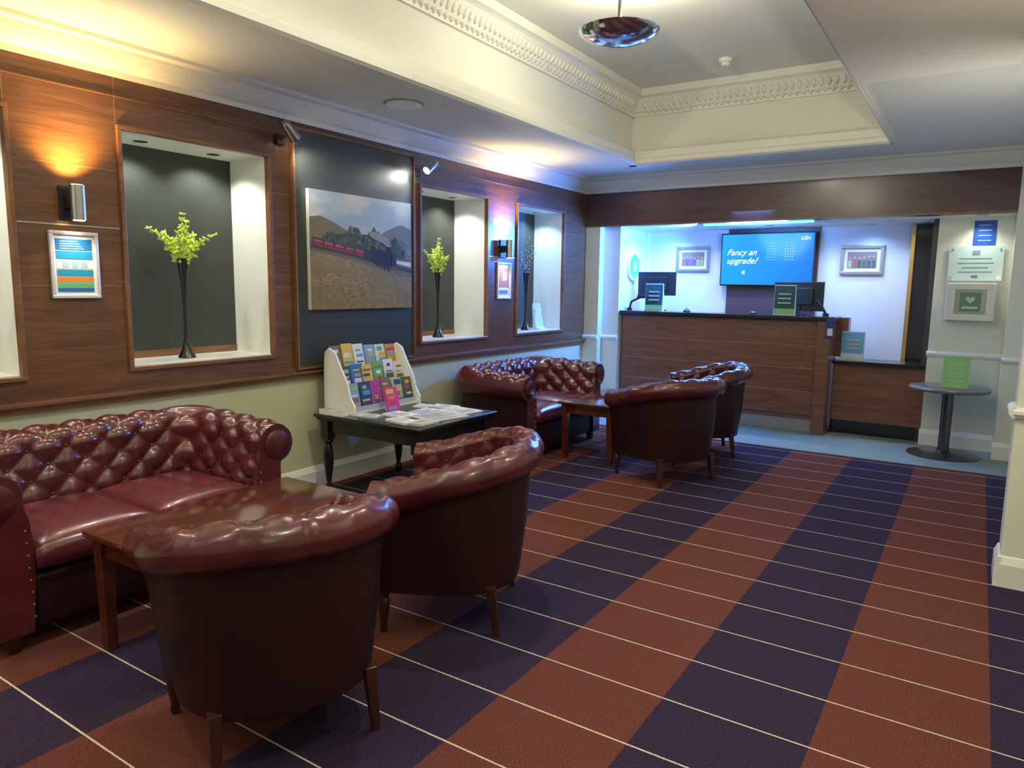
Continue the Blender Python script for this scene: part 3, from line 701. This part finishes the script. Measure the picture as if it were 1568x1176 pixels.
g=grp('leaflet_stack',(0,0,.561))
for i,(px,py,t) in enumerate([(.20,3.375,.035),(.32,3.375,.02)]):
    box('pile_%d'%i,px-.05,px+.05,py-.034,py+.034,0,t,PAPER,g); box('cover_%d'%i,px-.045,px+.045,py-.03,py+.03,t,t+.001,flat((.4,.42,.4)),g)
g=grp('magazine_spread',(.0,0,.5612))
rr=random.Random(5)
for i,(px,py,w,h) in enumerate([(.50,3.47,.16,.10),(.64,3.62,.2,.15),(.70,3.83,.21,.28),(.89,3.75,.24,.32),(.85,4.02,.26,.2),(.66,4.08,.2,.12),(.94,3.50,.14,.16),(.80,3.46,.2,.12),(.52,4.0,.1,.12)]):
    t=.004+.012*rr.random()
    an=rr.uniform(-.35,.35); R=Matrix.Rotation(an,3,'Z')
    V=[R@Vector(v)+Vector((px,py,0)) for v in bv(-w/2,w/2,-h/2,h/2,0,t)]
    obj('paper_%d'%i,V,BF,PAPER if i%3 else flat((.6,.6,.52)),g)
    for q in range(5):
        x0=-w*.42+q*w*.17
        V=[R@Vector(v)+Vector((px,py,0)) for v in bv(x0,x0+w*.10,-h*.4,h*(.1+.3*rr.random()),t,t+.0006)]
        obj('print_%d_%d'%(i,q),V,BF,flat(rr.choice([(.35,.38,.38),(.2,.3,.42),(.5,.48,.4),(.3,.3,.3),(.6,.6,.58)])),g)
# ------------------------------------------------------------------ ceiling items
def pendant(x,y,e):
    g=grp('pendant_light',(x,y,2.90))
    prof=[(0,-.035),(.05,-.033),(.13,-.02),(.20,.008),(.235,.035),(.24,.042),(.23,.042),(.19,.018),(.12,-.008),(.0,-.02)]
    lathe('dish',prof,CHROME,g,n=48)
    cyl('stem',(0,0,-.02),.010,.41,DSTEEL,g); lathe('ceiling_rose',[(.0,.375),(.05,.375),(.06,.40),(0,.40)],STEEL,g)
    light('bulb','POINT',(.05,.05,.13),e,(1,.93,.76),g,None,.06)
pendant(1.98,4.06,30); pendant(1.98,1.1,38)  # second pendant is out of view, added for fill light
g=grp('smoke_detector',(2.0,6.04,HT)); lathe('body',[(0,-.055),(.03,-.055),(.035,-.045),(.035,-.03),(.05,-.028),(.055,-.015),(.055,0),(0,0)],PAPER,g)
g=grp('ceiling_vent',(.55,3.78,H))
for i,r_ in enumerate((.12,.085,.05)): lathe('ring_%d'%i,[(r_-.02,-.012+.003*i),(r_,-.012+.003*i),(r_,0),(r_-.02,0)],WHITE,g,n=32)
lathe('plate',[(0,-.003),(.125,-.003),(.135,0),(0,0)],mat('vent_shadow',(.25,.25,.2),.6),g,n=32)
def downlight(x,y,z,e,c,spot=150,vis=8):
    g=grp('recessed_downlight',(x,y,z))
    lathe('ring',[(.035,-.005),(.05,-.005),(.05,0),(.035,0)],CHROME,g)
    lathe('lens',[(0,-.004),(.035,-.004),(.035,-.001),(0,-.001)],mat('dl_lens',(1,1,1),.4,emit=c,es=vis),g)
    light('beam','SPOT',(0,0,-.02),e,c,g,(0,0,-1),.05,spot,.9)
W=(1,.94,.82)
for x,y,e in [(3.6,3.1,44),(3.6,1.0,34)]: downlight(x,y,2.62,e,W)  # unseen fill lights added to brighten the room, built as downlights
for x,y,e in [(2.1,2.75,78),(2.1,.4,38),(2.1,-.9,40)]: downlight(x,y,HT,e,W,155)  # more added fill in the tray ceiling, outside the view
downlight(.5,.0,H,24,W)  # added fill light over the left strip, out of view
CW=(.62,.75,1)
for x in (.75,1.35,1.95,2.55,3.1): downlight(x,7.95,2.13,19,CW,150)
downlight(3.85,7.64,2.13,9,(1,.97,.88),130)
for x in (.8,2.2,2.9): downlight(x,8.22,2.13,15,(.26,.48,1),150)
g=grp('led_strip',(1.9,7.66,2.125)); box('strip',-.55,.55,-.02,.02,-.008,.005,mat('led_blue',(.1,.4,1),.4,emit=(.05,.35,1),es=8),g)
light('wash','AREA',(0,-.0,-.02),32,(.10,.32,1),g,(0,-.8,-1),.6)
light('wash_side','AREA',(-.6,-.06,-.03),110,(.05,.22,1),g,(-2.0,-.70,-.7),.2)
light('wash_back','AREA',(0,.05,-.02),14,(.12,.35,1),g,(0,1,-.5),.6)
def fill_torchiere(x,y,e):  # unseen uplight added to brighten the ceilings
    g=grp('fill_lamp_added',(x,y,0))
    lathe('base',[(0,0),(.14,0),(.14,.015),(.02,.03),(.012,.05),(.012,1.72),(0,1.72)],DSTEEL,g)
    lathe('bowl',[(.02,1.70),(.10,1.74),(.16,1.82),(.155,1.82),(.09,1.75),(.0,1.715)],DSTEEL,g,n=32)
    light('bulb','SPOT',(0,0,1.80),e,(1,.94,.80),g,(0,0,3),.06,165,.8)
fill_torchiere(4.75,-.6,55); fill_torchiere(.55,-1.6,50); fill_torchiere(4.7,2.6,45)
g=grp('fill_uplighter_added',(4.27,4.60,1.55)); prism('bowl',[(0,-.08),(0,.0),(-.12,.0),(-.10,-.04),(-.04,-.08)],'y',-.10,.10,WHITE,g)  # hidden behind the pier, added to brighten the right ceiling
light('bulb','SPOT',(-.07,0,.03),24,(1,.97,.88),g,(-.8,1.1,1.0),.06,160,1)
# world
w=bpy.data.worlds.new('world'); S.world=w; w.use_nodes=True
w.node_tree.nodes['Background'].inputs[0].default_value=(.9,.85,.75,1); w.node_tree.nodes['Background'].inputs[1].default_value=.15
S.view_settings.view_transform='Standard'; S.view_settings.exposure=0.38
# ------------------------------------------------------------------ camera
yaw=math.radians(33.0);p=math.radians(7.8);rho=.014
F=Vector((-math.sin(yaw)*math.cos(p),math.cos(yaw)*math.cos(p),-math.sin(p)))
R=Vector((math.cos(yaw),math.sin(yaw),0)); U=R.cross(F)
Rc=R*math.cos(rho)+U*math.sin(rho); Uc=U*math.cos(rho)-R*math.sin(rho)
cam=bpy.data.cameras.new('camera'); co=bpy.data.objects.new('camera',cam); COL.objects.link(co)
M3=Matrix((Rc,Uc,-F)).transposed(); co.matrix_world=Matrix.Translation((3.9,0,1.45))@M3.to_4x4()
cam.sensor_width=36; cam.lens=36*1094/1568; cam.clip_start=.02
S.camera=co
